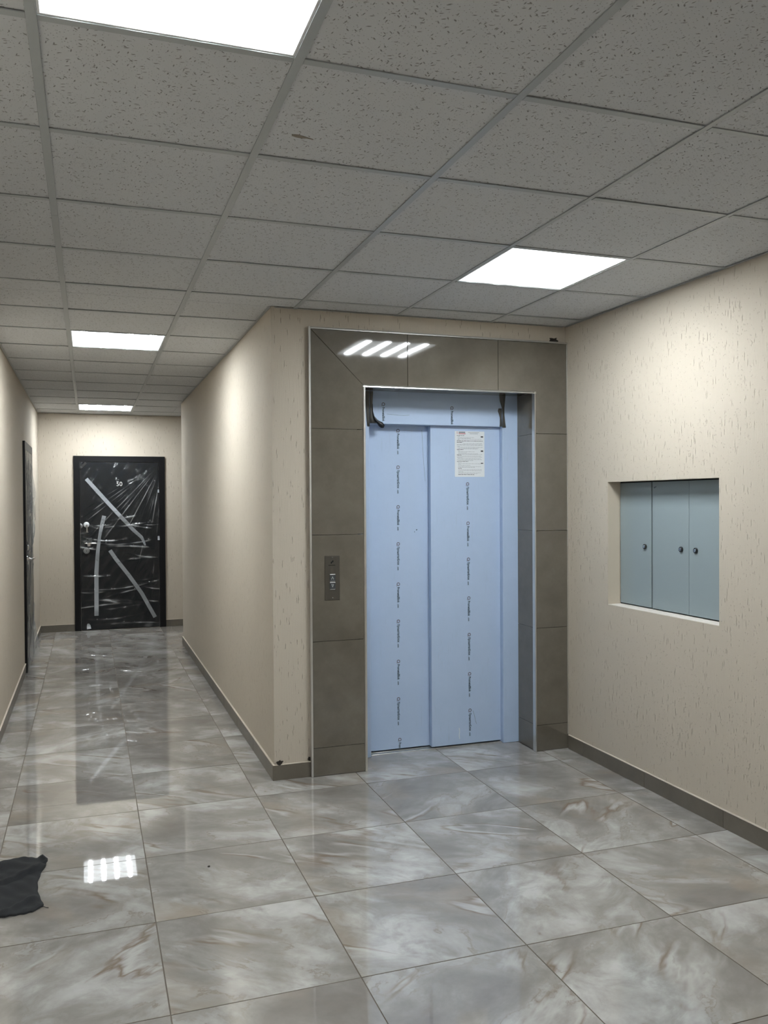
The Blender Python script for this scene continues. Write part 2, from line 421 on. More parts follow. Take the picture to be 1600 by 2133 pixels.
for i in range(-2, 6):
    for j in range(-13, 13):
        cx, cy = FX0 + (i+0.5)*G, FY0 + (j+0.5)*G
        cuts = []
        for (x0, x1, y0, y1) in REG:
            a, b, c, d = max(x0, cx-G/2+J), min(x1, cx+G/2-J), max(y0, cy-G/2+J), min(y1, cy+G/2-J)
            if b-a > 0.004 and d-c > 0.004: cuts.append((a-cx, b-cx, c-cy, d-cy))
        if not cuts: continue
        isfull = len(cuts) == 1 and cuts[0][1]-cuts[0][0] > G-2.1*J and cuts[0][3]-cuts[0][2] > G-2.1*J
        if isfull and full is not None:
            o = link(bpy.data.objects.new('floor_tile', full), floor)
        else:
            bm = bmesh.new()
            for c in cuts: slab(bm, *c, 0.0, -0.0022)
            o = mesh_obj('floor_tile', bm, [M_FLOOR, M_GROUT], floor)
            if isfull: full = o.data
        o.location = (cx, cy, 0.0)
        o.rotation_euler = (random.uniform(-1, 1)*0.0006, random.uniform(-1, 1)*0.0006, 0)

# ------------------------------------------------------------------ suspended ceiling
ceiling = tag(one_box('ceiling', (XL-T, XR+0.34, YB-T, YEND+T, ZT-0.02, ZT+0.1), M_GAP), kind='structure')
AX = [GX0 + G*k for k in range(-1, 6)]            # grid lines along the corridor (A is index 1)
LIGHTS = [(1, 0, 'A'), (1, 7, 'B'), (1, 14, 'C'), (4, 3, 'D'), (1, -7, 'E')]   # column (right of line), row
def slot(ci, r): return (AX[ci]+G/2, GY0 + r*G + G/2)
CREG = [(XL, XR, YB, YE), (XL, XC, YE, YEND), (XC, XA, YCF, YEND)]
taken = {(c, r) for c, r, _ in LIGHTS}
ctile = None
for ci in range(0, 7):
    for r in range(-8, 16):
        if (ci, r) in taken: continue
        cx, cy = slot(ci, r)
        cuts = []
        for (x0, x1, y0, y1) in CREG:
            a, b, c, d = max(x0+0.001, cx-G/2+0.004), min(x1-0.001, cx+G/2-0.004), max(y0+0.001, cy-G/2+0.004), min(y1-0.001, cy+G/2-0.004)
            if b-a > 0.03 and d-c > 0.03: cuts.append((a-cx, b-cx, c-cy, d-cy))
        if not cuts: continue
        isfull = len(cuts) == 1 and cuts[0][1]-cuts[0][0] > G-0.009 and cuts[0][3]-cuts[0][2] > G-0.009
        if isfull and ctile: o = link(bpy.data.objects.new('ceiling_tile', ctile), ceiling)
        else:
            bm = bmesh.new()
            for c in cuts: box(bm, *c, 0.0, 0.014)
            o = mesh_obj('ceiling_tile', bm, M_CTILE, ceiling)
            if isfull: ctile = o.data
        o.location = (cx, cy, H + 0.003 + 0.0015*hsh(ci*31+r*7))
        o.rotation_euler = (random.uniform(-1, 1)*0.002, random.uniform(-1, 1)*0.002, 0)
def tee(name, x0, x1, y0, y1, along):
    bm = bmesh.new(); box(bm, x0, x1, y0, y1, H-0.0008, H+0.0022, ch=0.0005)
    if along == 'y': xm = (x0+x1)/2; box(bm, xm-0.003, xm+0.003, y0, y1, H+0.0022, H+0.036)
    else: ym = (y0+y1)/2; box(bm, x0, x1, ym-0.003, ym+0.003, H+0.0022, H+0.030)
    return mesh_obj(name, bm, M_TEE, ceiling)
WM, WC = 0.012, 0.012
for k in range(1, 6):
    x = AX[k]; hw = WM if k <= 3 else 0.0095
    yend = YEND if x < XC else YE
    y = 3.4 - 3.6*2
    while y < yend:
        a, b = max(y+0.0006, YB+0.002), min(y+3.6-0.0006, yend-0.002)
        if b > a: tee('main_runner', x-hw, x+hw, a, b, 'y')
        y += 3.6
for r in range(-7, 16):
    y = GY0 + r*G
    if y > YEND-0.05 or y < YB+0.05: continue
    edges = [XL+0.002] + AX[1:] + [XR-0.002]
    for a, b in zip(edges[:-1], edges[1:]):
        a2 = a + (0.012 if a in AX else 0); b2 = b - (0.012 if b in AX else 0)
        lim = XR if y < YE-0.02 else (XC if y < YCF+0.02 else XA)
        if a2 >= lim-0.01: continue
        b2 = min(b2, lim-0.002)
        if b2-a2 > 0.03: tee('cross_tee', a2+0.0004, b2-0.0004, y-WC, y+WC, 'x')
# wall angle round the edge
for (x0, x1, y0, y1) in [(XL+0.001, XL+0.016, YB+0.02, YEND-0.02), (XR-0.016, XR-0.001, YB+0.02, YE-0.02), (XC+0.02, XR-0.02, YE-0.014, YE-0.001),
                         (XC-0.014, XC-0.001, YE-0.014, YCF), (XL+0.02, XA-0.02, YEND-0.014, YEND-0.001)]:
    bm = bmesh.new(); box(bm, x0, x1, y0, y1, H-0.0016, H-0.0009)
    mesh_obj('wall_angle', bm, M_TEE, ceiling)
# scuff on one tile
bm = bmesh.new()
sc = [(-0.030, -0.008), (-0.012, -0.012), (0.008, -0.006), (0.020, -0.001), (0.038, 0.006), (0.040, 0.009), (0.018, 0.006), (0.006, 0.010), (-0.012, 0.008), (-0.027, 0.002)]
poly_prism(bm, [(0.600+a, 2.459+b, H+0.0030) for a, b in sc], (0, 0, 0.004))
mesh_obj('scuff_mark', bm, plain('grey_scuff', (0.24, 0.21, 0.17), 0.9), ceiling)

# ------------------------------------------------------------------ ceiling lights
LL = {'A': 'nearest square light panel, cut off by the top edge of the photo',
      'B': 'square light panel over the middle of the corridor',
      'C': 'farthest square light panel, in front of the taped door at the corridor end',
      'D': 'square light panel in front of the lift, near the wall with the grey cabinet',
      'E': 'square light panel over the corridor side, behind the photographer',
      }
def ceiling_light(ci, r, key):
    cx, cy = slot(ci, r)
    t = empty('ceiling_light', (cx, cy, H)); tag(t, LL[key], 'ceiling light', 'recessed square light panels')
    R, W_ = 0.2875, 0.006
    bm = bmesh.new()
    for (x0, x1, y0, y1) in [(-R, R, -R, -R+W_), (-R, R, R-W_, R), (-R, -R+W_, -R+W_, R-W_), (R-W_, R, -R+W_, R-W_)]: box(bm, x0, x1, y0, y1, 0.001, 0.05)
    box(bm, -R, R, -R, R, 0.05, 0.055)
    mesh_obj('frame', bm, M_LFRAME, t)
    bm = bmesh.new(); box(bm, -R+W_, R-W_, -R+W_, R-W_, 0.003, 0.006)
    mesh_obj('diffuser', bm, M_DIFF, t)
for a in LIGHTS: ceiling_light(*a)

# ------------------------------------------------------------------ baseboards of cut tile
def baseboard(name, axis, fixed, out, a0, a1, first, h=0.083, th=0.010, skip=None):
    """axis 'y': runs along y at x=fixed, 'out' is the sign of the room side"""
    root = empty(name); tag(root, kind='structure')
    f0, f1 = sorted((fixed, fixed + out*th))
    spans = [(a0, a1)] if not skip else [(a0, skip[0]), (skip[1], a1)]
    for (s0, s1) in spans:
        p = first
        while p < s1:
            a, b = max(p+0.0008, s0), min(p+G-0.0008, s1)
            if b-a > 0.01:
                bm = bmesh.new()
                if axis == 'y': box(bm, f0, f1, a, b, 0.0, h, ch=0.0012)
                else: box(bm, a, b, f0, f1, 0.0, h, ch=0.0012)
                o = mesh_obj('baseboard_tile', bm, M_BASE, root)
            p += G
        bm = bmesh.new()
        g0, g1 = sorted((fixed, fixed + out*(th+0.0015)))
        if axis == 'y': box(bm, g0, g1, s0, s1, h+0.0002, h+0.0045, ch=0.001)
        else: box(bm, s0, s1, g0, g1, h+0.0002, h+0.0045, ch=0.001)
        mesh_obj('top_strip', bm, M_TOPSTRIP, root)  # paler thin strip along the top of the tiles
    return root
baseboard('baseboard_left', 'y', XL, 1, YB, YEND-0.011, -3.1, skip=(8.36, 9.43))
baseboard('baseboard_right', 'y', XR, -1, YB, 4.605, -3.36)
bf = baseboard('baseboard_front', 'x', YE, -1, XC-0.010, 1.1635, XC-0.012)
baseboard('baseboard_corridor', 'y', XC, -1, YE+0.001, YCF, YE-0.01)
baseboard('baseboard_end', 'x', YEND, -1, XL, XA, XL-0.3, skip=(-0.170, 0.893))
# holes broken in the plaster, their shade painted as dark raised patches
def chip(name, parent, cx, cz, rx_, rz, seed, y=YE-0.004, th=0.003):
    bm = bmesh.new(); pts = []
    for i in range(13):
        a = 2*math.pi*i/13; k = 0.6+0.55*hsh(seed*17+i)
        pts.append((cx+math.cos(a)*rx_*k, y, cz+math.sin(a)*rz*k))
    poly_prism(bm, pts, (0, th, 0)); return mesh_obj(name, bm, M_CHIP, parent)
wf = bpy.data.objects['wall_front']
chip('broken_plaster_shade', wf, 0.984, 0.096, 0.020, 0.014, 1, y=YE-0.0125, th=0.012)
chip('broken_plaster_shade', wf, 2.716, 2.522, 0.034, 0.019, 2)
chip('broken_plaster_shade', wf, 2.357, 2.509, 0.022, 0.006, 3)
chip('broken_plaster_shade', wf, 1.152, 0.100, 0.010, 0.010, 4)

# ------------------------------------------------------------------ stone surround of the lift
sur = empty('elevator_surround', (1.985, YE, 0)); tag(sur, 'taupe stone tile surround with metal edge strips framing the blue lift door', 'stone surround')
OFF = Vector((1.985, YE, 0))
YP, YBk = 4.615, YE-0.0008
OX0, OX1, PX0, PX1, OZ, PZ = 1.475, 2.576, 1.172, 2.798, 2.198, 2.498
def at(o, p):
    o.matrix_parent_inverse = Matrix.Translation(-OFF) if p is sur else Matrix.Identity(4); return o
def stone(pts, y0=YP, y1=YBk, tilt=0.0):
    bm = bmesh.new(); poly_prism(bm, [(x, y0, z) for x, z in pts], (0, y1-y0, 0))
    bmesh.ops.recalc_face_normals(bm, faces=bm.faces[:])
    es = [e for e in bm.edges if all(abs(v.co.y-y0) < 1e-6 for v in e.verts)]
    bmesh.ops.bevel(bm, geom=es, offset=0.0010, segments=1, affect='EDGES')
    o = at(mesh_obj('stone_tile', bm, M_STONE, sur), sur)
    if tilt:
        c = Vector((sum(p[0] for p in pts)/len(pts), y0, sum(p[1] for p in pts)/len(pts)))
        o.matrix_basis = Matrix.Translation(c) @ Matrix.Rotation(tilt, 4, 'Z') @ Matrix.Translation(-c)
    return o
g = 0.0010
LZ = [0.001, 0.160, 0.756, 1.352, 1.945]
for a, b in zip(LZ[:-1], LZ[1:]): stone([(PX0, a+g), (OX0, a+g), (OX0, b-g), (PX0, b-g)])
stone([(PX0, LZ[-1]+g), (OX0, LZ[-1]+g), (OX0, OZ), (PX0, PZ-0.002)])
stone([(OX0+g, OZ+0.0002), (1.746-g, OZ+0.0002), (1.746-g, PZ), (PX0+2*g, PZ)])
stone([(1.746+g, OZ+0.0002), (2.326-g, OZ+0.0002), (2.326-g, PZ), (1.746+g, PZ)], tilt=0.004)
stone([(2.326+g, OZ+0.0002), (OX1, OZ+0.0002), (OX1, 1.945+g), (PX1, 1.945+g), (PX1, PZ), (2.326+g, PZ)])
for a, b in zip(LZ[:-1], LZ[1:]): stone([(OX1, a+g), (PX1, a+g), (PX1, b-g), (OX1, b-g)])
RB = LZ + [OZ-0.001]
for a, b in zip(RB[:-1], RB[1:]):
    for (x0, x1) in ((OX1+0.0002, OX1+0.028), (OX0-0.028, OX0-0.0002)):
        bm = bmesh.new(); box(bm, x0, x1, YE+0.0005, 4.848, a+g*0.6, b-g*0.6, ch=0.0008); at(mesh_obj('reveal_tile', bm, M_STONE, sur), sur)
for a, b in ((OX0, 1.746), (1.746, 2.326), (2.326, OX1)):
    bm = bmesh.new(); box(bm, a+g*0.6, b-g*0.6, YE+0.0005, 4.848, OZ+0.0005, OZ+0.028, ch=0.0008); at(mesh_obj('reveal_tile', bm, M_STONE, sur), sur)
# metal edge strips (quarter-round)
def strip(p0, p1, u, v, wd=0.011, dp=0.010, name='edge_strip', mat=None):
    """u: direction of the strip's width, v: direction out of the tile face"""
    p0, p1, u, v = Vector(p0), Vector(p1), Vector(u), Vector(v)
    prof = [(0, -dp)] + [(wd*(1-math.cos(a)), dp*0.35*math.sin(a)) for a in [math.pi/2*k/4 for k in range(5)]] + [(wd, -dp)]
    A = [p0 + u*x + v*y for x, y in prof]
    bm = bmesh.new(); poly_prism(bm, A, p1-p0)
    return at(mesh_obj(name, bm, mat or M_ALU, sur), sur)
out = (0, -1, 0)
strip((PX0-0.0125, YP, 0.001), (PX0-0.0125, YP, PZ+0.012), (1, 0, 0), out)
strip((PX0-0.0005, YP, PZ+0.0125), (PX1, YP, PZ+0.0125), (0, 0, -1), out)
strip((PX1-0.0045, YP-0.0006, 0.09), (PX1-0.0045, YP-0.0006, PZ), (1, 0, 0), out, 0.004, 0.003)
strip((OX0-0.001, YP-0.0008, 0.001), (OX0-0.001, YP-0.0008, OZ), (1, 0, 0), out, 0.012, 0.024)
strip((OX1+0.001, YP-0.0008, 0.001), (OX1+0.001, YP-0.0008, OZ), (-1, 0, 0), out, 0.012, 0.024)
strip((OX0-0.0008, YP-0.0008, OZ+0.0008), (OX1+0.0008, YP-0.0008, OZ+0.0008), (0, 0, -1), out, 0.012, 0.024)

# ------------------------------------------------------------------ lift landing door
lift = empty('elevator', (2.02, 4.85, 0)); tag(lift, 'two-panel sliding lift door and steel frame wrapped in pale blue film', 'lift')
LO = Vector((2.02, 4.85, 0))
def lp(name, bm, mat, parent=None, smooth=False):
    o = mesh_obj(name, bm, mat, parent or lift, smooth)
    if parent is None: o.matrix_parent_inverse = Matrix.Translation(-LO)
    return o
YF, YR, YL2 = 4.8505, 4.886, 4.931
bm = bmesh.new(); box(bm, 1.44, 1.588, YF, 4.99, 0.001, 2.215, ch=0.002); lp('jamb', bm, M_FILM_BLUE)
bm = bmesh.new(); box(bm, 2.471, 2.61, YF, 4.99, 0.001, 2.215, ch=0.002); lp('jamb', bm, M_FILM_BLUE)
bm = bmesh.new(); box(bm, 1.5895, 2.4695, YF+0.0004, 4.99, 2.003, 2.212, ch=0.0015); head = lp('head_panel', bm, M_FILM_BLUE)
bm = bmesh.new(); box(bm, 1.995, 2.4705, YR, 4.925, 0.012, 2.02, ch=0.002); pr_ = lp('door_panel', bm, M_FILM_BLUE)
bm = bmesh.new(); box(bm, 1.5885, 2.04, YL2, 4.968, 0.012, 2.02, ch=0.002); pl_ = lp('door_panel', bm, M_FILM_BLUE)
bm = bmesh.new(); box(bm, 1.5885, 2.4705, 4.925, 4.985, 0.0003, 0.004, ch=0.001); box(bm, 1.5885, 2.4705, 4.888, 4.918, 0.0003, 0.003, ch=0.001)
lp('sill', bm, M_ALU)
bm = bmesh.new(); box(bm, 1.44, 2.61, 4.995, 5.02, -0.02, 2.3); lp('shaft_back', bm, M_GAP)
def film_print(parent, x, z, y, word, tail, length):
    bm = bmesh.new(); n = 20
    for k in range(n):                        # ring mark
        a0, a1 = 2*math.pi*k/n, 2*math.pi*(k+1)/n
        q = [(math.cos(a0)*0.0105, math.sin(a0)*0.0105), (math.cos(a1)*0.0105, math.sin(a1)*0.0105), (math.cos(a1)*0.0068, math.sin(a1)*0.0068), (math.cos(a0)*0.0068, math.sin(a0)*0.0068)]
        f = bm.faces.new([bm.verts.new((x+px, y, z+pz)) for px, pz in q]); f.material_index = 1
    box(bm, x-0.0108, x-0.0085, y, y+0.0002, z-0.0125, z-0.0065, mi=1)
    put_text(bm, word, (x-0.0065, y, z-0.018), (0, 0, -1), (1, 0, 0), length=length, height=0.0150)
    if tail: put_text(bm, tail, (x-0.0055, y, z-0.018-length-0.007), (0, 0, -1), (1, 0, 0), length=0.024, height=0.007)
    return mesh_obj('film_print', bm, [M_INK, M_INKRING], parent)
LAT, CYR = ('PrometalBlok', '.com', 0.096), ('\u041f\u0440\u043e\u043c\u0435\u0442\u0430\u043b\u0411\u043b\u043e\u043a', '.com', 0.113)
for k, z in enumerate([1.971, 1.747, 1.503, 1.275, 1.027, 0.799, 0.551, 0.319, 0.067]):
    wd = LAT if k % 2 == 0 else CYR
    if z < 0.1: film_print(pl_, 1.800, z, YL2-0.0004, 'Prom', None, 0.034)
    else: film_print(pl_, 1.800 - 0.004*k/4, z, YL2-0.0004, *wd)
for k, z in enumerate([1.643, 1.397, 1.171, 0.927, 0.697, 0.450, 0.220]):
    film_print(pr_, 2.246 + 0.0015*k, z, YR-0.0004, *(CYR if k % 2 == 0 else LAT))
for x, z in ((1.678, 2.121), (2.126, 2.111)): film_print(head, x, z, YF-0.0002, 'PrometalBlok', None, 0.085)
# loose ends of film on the corners of the frame
def strap(name, pts, wid, mat, parent=None, y=YF):
    """curled strip: pts = (x, z, out, half width)"""
    bm = bmesh.new(); rows = []
    for (x, z, o_, hw) in pts:
        rows.append([bm.verts.new((x-hw, y-0.0006-o_*0.4, z)), bm.verts.new((x, y-0.0012-o_, z)), bm.verts.new((x+hw, y-0.0008-o_*0.7, z))])
    for a, b in zip(rows[:-1], rows[1:]):
        for k in range(2): bm.faces.new((a[k], a[k+1], b[k+1], b[k]))
    r = bmesh.ops.solidify(bm, geom=bm.faces[:], thickness=0.0006)
    return lp(name, bm, mat, parent, True)
strap('film_flap', [(1.577, 2.196, 0.001, 0.012), (1.576, 2.15, 0.002, 0.012), (1.578, 2.08, 0.003, 0.010), (1.580, 2.02, 0.003, 0.009), (1.583, 1.985, 0.004, 0.007)], 0, M_STEEL)
strap('film_flap', [(1.602, 2.196, 0.001, 0.011), (1.600, 2.13, 0.002, 0.009), (1.599, 2.08, 0.004, 0.008), (1.603, 2.035, 0.005, 0.013), (1.612, 2.006, 0.006, 0.020)], 0, M_STEEL)
bm = bmesh.new()
tube(bm, [(1.608, YF-0.004, 2.120), (1.609, YF-0.006, 2.075), (1.615, YF-0.010, 2.045), (1.627, YF-0.014, 2.022), (1.640, YF-0.016, 2.010), (1.655, YF-0.017, 1.998), (1.668, YF-0.017, 1.985), (1.671, YF-0.017, 1.977)],
     [0.0015, 0.002, 0.004, 0.008, 0.0105, 0.0165, 0.0145, 0.003], 9)
lp('rolled_film', bm, M_BLACKFILM, None, True)
strap('film_flap', [(2.472, 2.200, 0.001, 0.022), (2.472, 2.165, 0.002, 0.018), (2.477, 2.12, 0.003, 0.008), (2.478, 2.08, 0.004, 0.007), (2.480, 2.03, 0.005, 0.010), (2.482, 1.998, 0.006, 0.012)], 0, M_STEEL)
strap('film_flap', [(2.455, 2.118, 0.002, 0.010), (2.452, 2.10, 0.006, 0.013), (2.456, 2.085, 0.004, 0.010), (2.460, 2.06, 0.003, 0.006), (2.461, 2.02, 0.003, 0.008), (2.460, 2.004, 0.003, 0.009)], 0, M_STEEL)
# scuffs on the film
def smear(parent, pts, y, wdt, mat):
    bm = bmesh.new()
    for (x0, z0), (x1, z1) in zip(pts[:-1], pts[1:]):
        d = Vector((x1-x0, 0, z1-z0)).normalized(); nn = Vector((-d.z, 0, d.x))*wdt
        bm.faces.new([bm.verts.new(Vector((x0, y, z0))-nn), bm.verts.new(Vector((x1, y, z1))-nn*0.8), bm.verts.new(Vector((x1, y, z1))+nn*0.8), bm.verts.new(Vector((x0, y, z0))+nn)])
    return mesh_obj('scratch', bm, mat, parent)
M_SCR = plain('grey_scratch', (0.17, 0.21, 0.26), 0.5)
M_SCRW = plain('white_scratch', (0.72, 0.76, 0.80), 0.5)
smear(pr_, [(2.275, 0.215), (2.285, 0.185), (2.292, 0.15), (2.300, 0.13)], YR-0.0004, 0.0012, M_SCR)
smear(pr_, [(2.180, 0.115), (2.183, 0.09), (2.180, 0.07), (2.183, 0.045)], YR-0.0004, 0.0025, M_SCRW)
smear(head, [(1.70, 2.062), (1.76, 2.058), (1.80, 2.056), (1.845, 2.060)], YF-0.0002, 0.0010, M_SCR)
smear(pl_, [(1.917, 1.362), (1.921, 1.358)], YL2-0.0004, 0.004, M_INK)
smear(pl_, [(1.957, 1.98), (1.962, 1.87), (1.970, 1.75), (1.978, 1.66)], YL2-0.0004, 0.0009, M_SCR)
smear(pl_, [(1.905, 1.35), (1.906, 1.345)], YL2-0.0004, 0.002, M_INK)

# ------------------------------------------------------------------ notice on the lift door
X0, X1, Z0, Z1 = 2.159, 2.363, 1.688, 1.973
nt = empty('notice_sheet', (2.26, YR, 1.83)); tag(nt, 'white sheet of printed rules stuck near the top of the right lift door panel', 'notice')
NO = Vector((2.26, YR, 1.83))
def np_(name, bm, mats):
    o = mesh_obj(name, bm, mats, nt); o.matrix_parent_inverse = Matrix.Translation(-NO); return o
bm = bmesh.new(); box(bm, X0, X1, YR-0.0009, YR-0.0001, Z0, Z1); np_('paper', bm, M_PAPER)
W_, H_ = X1-X0, Z1-Z0
bm = bmesh.new(); yy = YR-0.0012
def bar(u0, u1, v, hh, mi):
    a = Z1 - v*H_; b = [bm.verts.new((X0+u*W_, yy, z)) for u, z in ((u0, a-hh), (u1, a-hh), (u1, a+hh), (u0, a+hh))]
    bm.faces.new(b).material_index = mi
bar(0.075, 0.088, 0.035, 0.008, 2)
bar(0.13, 0.35, 0.025, 0.0024, 1); bar(0.13, 0.36, 0.055, 0.0022, 2)
bar(0.44, 0.82, 0.028, 0.0012, 0); bar(0.50, 0.78, 0.052, 0.0012, 0)
lines = [(0.07, 0.32, .092, 1), (0.10, 0.18, .115, 0), (0.10, 0.66, .137, 0), (0.10, 0.53, .157, 0), (0.10, 0.90, .175, 0), (0.08, 0.16, .196, 0), (0.07, 0.94, .212, 1), (0.07, 0.30, .233, 0), (0.07, 0.26, .248, 1),
         (0.27, 0.93, .272, 0), (0.07, 0.93, .292, 0), (0.07, 0.93, .312, 0), (0.07, 0.18, .335, 0), (0.11, 0.94, .355, 0), (0.07, 0.80, .375, 0), (0.11, 0.78, .392, 0), (0.07, 0.29, .41, 1), (0.10, 0.19, .432, 0),
         (0.11, 0.67, .455, 0), (0.11, 0.40, .478, 0), (0.11, 0.78, .500, 0), (0.07, 0.93, .517, 0), (0.07, 0.22, .533, 1), (0.10, 0.88, .552, 0), (0.07, 0.93, .575, 0), (0.08, 0.25, .59, 0), (0.10, 0.88, .61, 0), (0.07, 0.92, .632, 0),
         (0.10, 0.62, .653, 0), (0.07, 0.45, .675, 1), (0.10, 0.23, .70, 0), (0.11, 0.92, .725, 0), (0.11, 0.20, .742, 0), (0.11, 0.52, .763, 0), (0.11, 0.89, .79, 0), (0.11, 0.67, .808, 0), (0.11, 0.23, .832, 1),
         (0.11, 0.91, .858, 0), (0.11, 0.91, .885, 0), (0.11, 0.28, .905, 0), (0.11, 0.88, .93, 0), (0.11, 0.76, .95, 0), (0.11, 0.65, .972, 1)]
rr = random.Random(3)
for u0, u1, v, k in lines:
    v = 0.005 + v*0.975; u = u0
    while u < u1:
        e = min(u + rr.uniform(0.02, 0.10), u1); bar(u, e, v, 0.0013 if k else 0.0008, 1 if k else 0); u = e + 0.012
for v, hh in ((.118, .0042), (.432, .0042), (.70, .0026)): bar(0.875, 0.955, v, hh, 1)
np_('print', bm, [M_PRINT, M_PRINTD, M_PRINTR])

# ------------------------------------------------------------------ call panel
cp = empty('call_panel', (1.2865, YP, 1.11)); tag(cp, 'dark metal lift call panel with up and down buttons on the left stone leg', 'call panel')
CO = Vector((1.2865, YP, 1.11))
def cpp(name, bm, mats, parent=None):
    o = mesh_obj(name, bm, mats, parent or cp)
    if parent is None: o.matrix_parent_inverse = Matrix.Translation(-CO)
    return o
bm = bmesh.new(); box(bm, 1.2435, 1.3295, YP-0.003, YP-0.0002, 0.985, 1.235, ch=0.001); cpp('plate', bm, M_PANEL)
for zc, up in ((1.113, True), (1.068, False)):
    bm = bmesh.new(); box(bm, 1.271, 1.304, YP-0.0055, YP-0.0031, zc-0.019, zc+0.019, ch=0.001); b_ = cpp('button', bm, M_BUTTON)
    bm = bmesh.new(); box(bm, 1.272, 1.303, YP-0.0064, YP-0.0056, zc+0.0155, zc+0.0190); mesh_obj('light_bar', bm, M_WHITE, b_).matrix_parent_inverse = Matrix.Identity(4)
    bm = bmesh.new(); s = 1 if up else -1; zz = zc-0.002
    for sx in (-1, 1):
        poly_prism(bm, [(1.2875+sx*0.0078, YP-0.0060, zz-s*0.009), (1.2875, YP-0.0060, zz+s*0.009), (1.2875, YP-0.0060, zz+s*0.0035), (1.2875+sx*0.0050, YP-0.0060, zz-s*0.009)], (0, 0.0004, 0))
    if not up: poly_prism(bm, [(1.2875-0.0078, YP-0.0060, zz+0.009), (1.2875+0.0078, YP-0.0060, zz+0.009), (1.2875+0.006, YP-0.0060, zz+0.0065), (1.2875-0.006, YP-0.0060, zz+0.0065)], (0, 0.0004, 0))
    mesh_obj('arrow', bm, M_ARROW, b_)
    bm = bmesh.new(); box(bm, 1.274, 1.302, YP-0.0036, YP-0.0031, zc-0.0222, zc-0.0202); cpp('light_line', bm, M_ARROW)
bm = bmesh.new()
def leafshape(cx, cz, s, flip):
    return [(cx+flip*px*s, YP-0.0034, cz+flip*pz*s) for px, pz in [(-0.5, -1), (0.15, -1.05), (0.55, -0.4), (0.55, 0.35), (0.25, 1.0), (-0.15, 0.55), (-0.5, 0.1)]]
poly_prism(bm, leafshape(1.2815, 1.1975, 0.0065, 1), (0, 0.0003, 0)); poly_prism(bm, leafshape(1.2900, 1.2020, 0.0065, -1), (0, 0.0003, 0))
cpp('emblem', bm, M_LOCK)
bm = bmesh.new(); x = 1.2655
for wd_ in (0.0035, 0.0025, 0.0035, 0.003, 0.0035, 0.003, 0.0035, 0.0035, 0.003):
    box(bm, x, x+wd_, YP-0.0034, YP-0.0031, 1.1795, 1.1830); x += wd_+0.0011
cpp('maker_mark', bm, M_LOCK)
for zc in (1.225, 0.998):
    bm = bmesh.new(); lathe(bm, (1.2875, YP-0.0031, zc), (0, -1, 0), [(0, 0.0035), (0.001, 0.0030), (0.0014, 0.001)], 12); cpp('screw', bm, M_STEEL)

# ------------------------------------------------------------------ cabinet in the right wall
cab = empty('wall_cabinet', (XR+0.08, 3.73, NZ0)); tag(cab, 'grey three-door metal meter cabinet set in a niche of the right wall', 'cabinet')
KO = Vector((XR+0.08, 3.73, NZ0))
def kp(name, bm, mats, parent=None):
    o = mesh_obj(name, bm, mats, parent or cab)
    if parent is None: o.matrix_parent_inverse = Matrix.Translation(-KO)
    return o
XF = 2.880
bm = bmesh.new(); box(bm, XF+0.020, XF+0.024, NY0-0.02, NY1+0.02, NZ0-0.02, NZ1+0.02); box(bm, XF+0.024, XF+0.2, NY0-0.02, NY1+0.02, NZ0-0.02, NZ1+0.02)
kp('body', bm, M_GAP)
for (y0, y1, ky, k) in ((3.901, NY1-0.002, 3.953, 0), (3.590, 3.886, 3.647, 1), (NY0-0.01, 3.588, 3.535, 2)):
    xf = XF + (0.003 if k == 0 else 0.0)
    bm = bmesh.new(); box(bm, xf, xf+0.018, y0, y1, NZ0+0.010, NZ1-0.006, ch=0.0015); d = kp('door', bm, M_CAB)
    bm = bmesh.new()
    lathe(bm, (xf-0.0003, ky, 1.281), (-1, 0, 0), [(0, 0.0145), (0.006, 0.0145), (0.009, 0.012), (0.0092, 0.0085)], 18)
    lk = kp('lock', bm, M_LOCK, d)
    bm = bmesh.new()
    lathe(bm, (xf-0.0096, ky, 1.281), (-1, 0, 0), [(0, 0.0080), (0.001, 0.0075)], 16); 
    box(bm, xf-0.0112, xf-0.0107, ky-0.001, ky+0.001, 1.277, 1.285, mi=1)
    kp('keyhole_face', bm, [M_LOCKFACE, M_LOCK], d)
    if k == 1:
        bm = bmesh.new()
        for (a, b, c, e) in ((3.866, 1.606, 3.874, 1.600), (3.866, 1.600, 3.872, 1.606), (3.858, 1.607, 3.862, 1.601), (3.852, 1.608, 3.857, 1.605)):
            dv = Vector((0, c-a, e-b)).normalized(); nn = Vector((0, -dv.z, dv.y))*0.0012
            p, q = Vector((xf-0.0004, a, b)), Vector((xf-0.0004, c, e)); bm.faces.new([bm.verts.new(v) for v in (p-nn, q-nn, q+nn, p+nn)])
        kp('pen_mark', bm, M_LOCK, d)
bm = bmesh.new(); box(bm, XF+0.008, XF+0.0185, 3.8885, 3.8985, NZ0+0.004, NZ1-0.004); kp('divider', bm, plain('dark_grey_divider', (0.05, 0.065, 0.068), 0.5))
# smooth lining of the niche belongs to the wall
wr = bpy.data.objects['wall_right']
bm = bmesh.new(); box(bm, XR+0.0006, XF+0.019, NY0+0.0005, NY1-0.0005, NZ0-0.0, NZ0+0.0035, ch=0.0008); mesh_obj('niche_sill', bm, M_SILL, wr)
bm = bmesh.new(); box(bm, XR+0.0006, XF-0.001, NY1-0.003, NY1-0.0004, NZ0+0.004, NZ1-0.001); mesh_obj('niche_cheek', bm, M_REVEAL, wr)

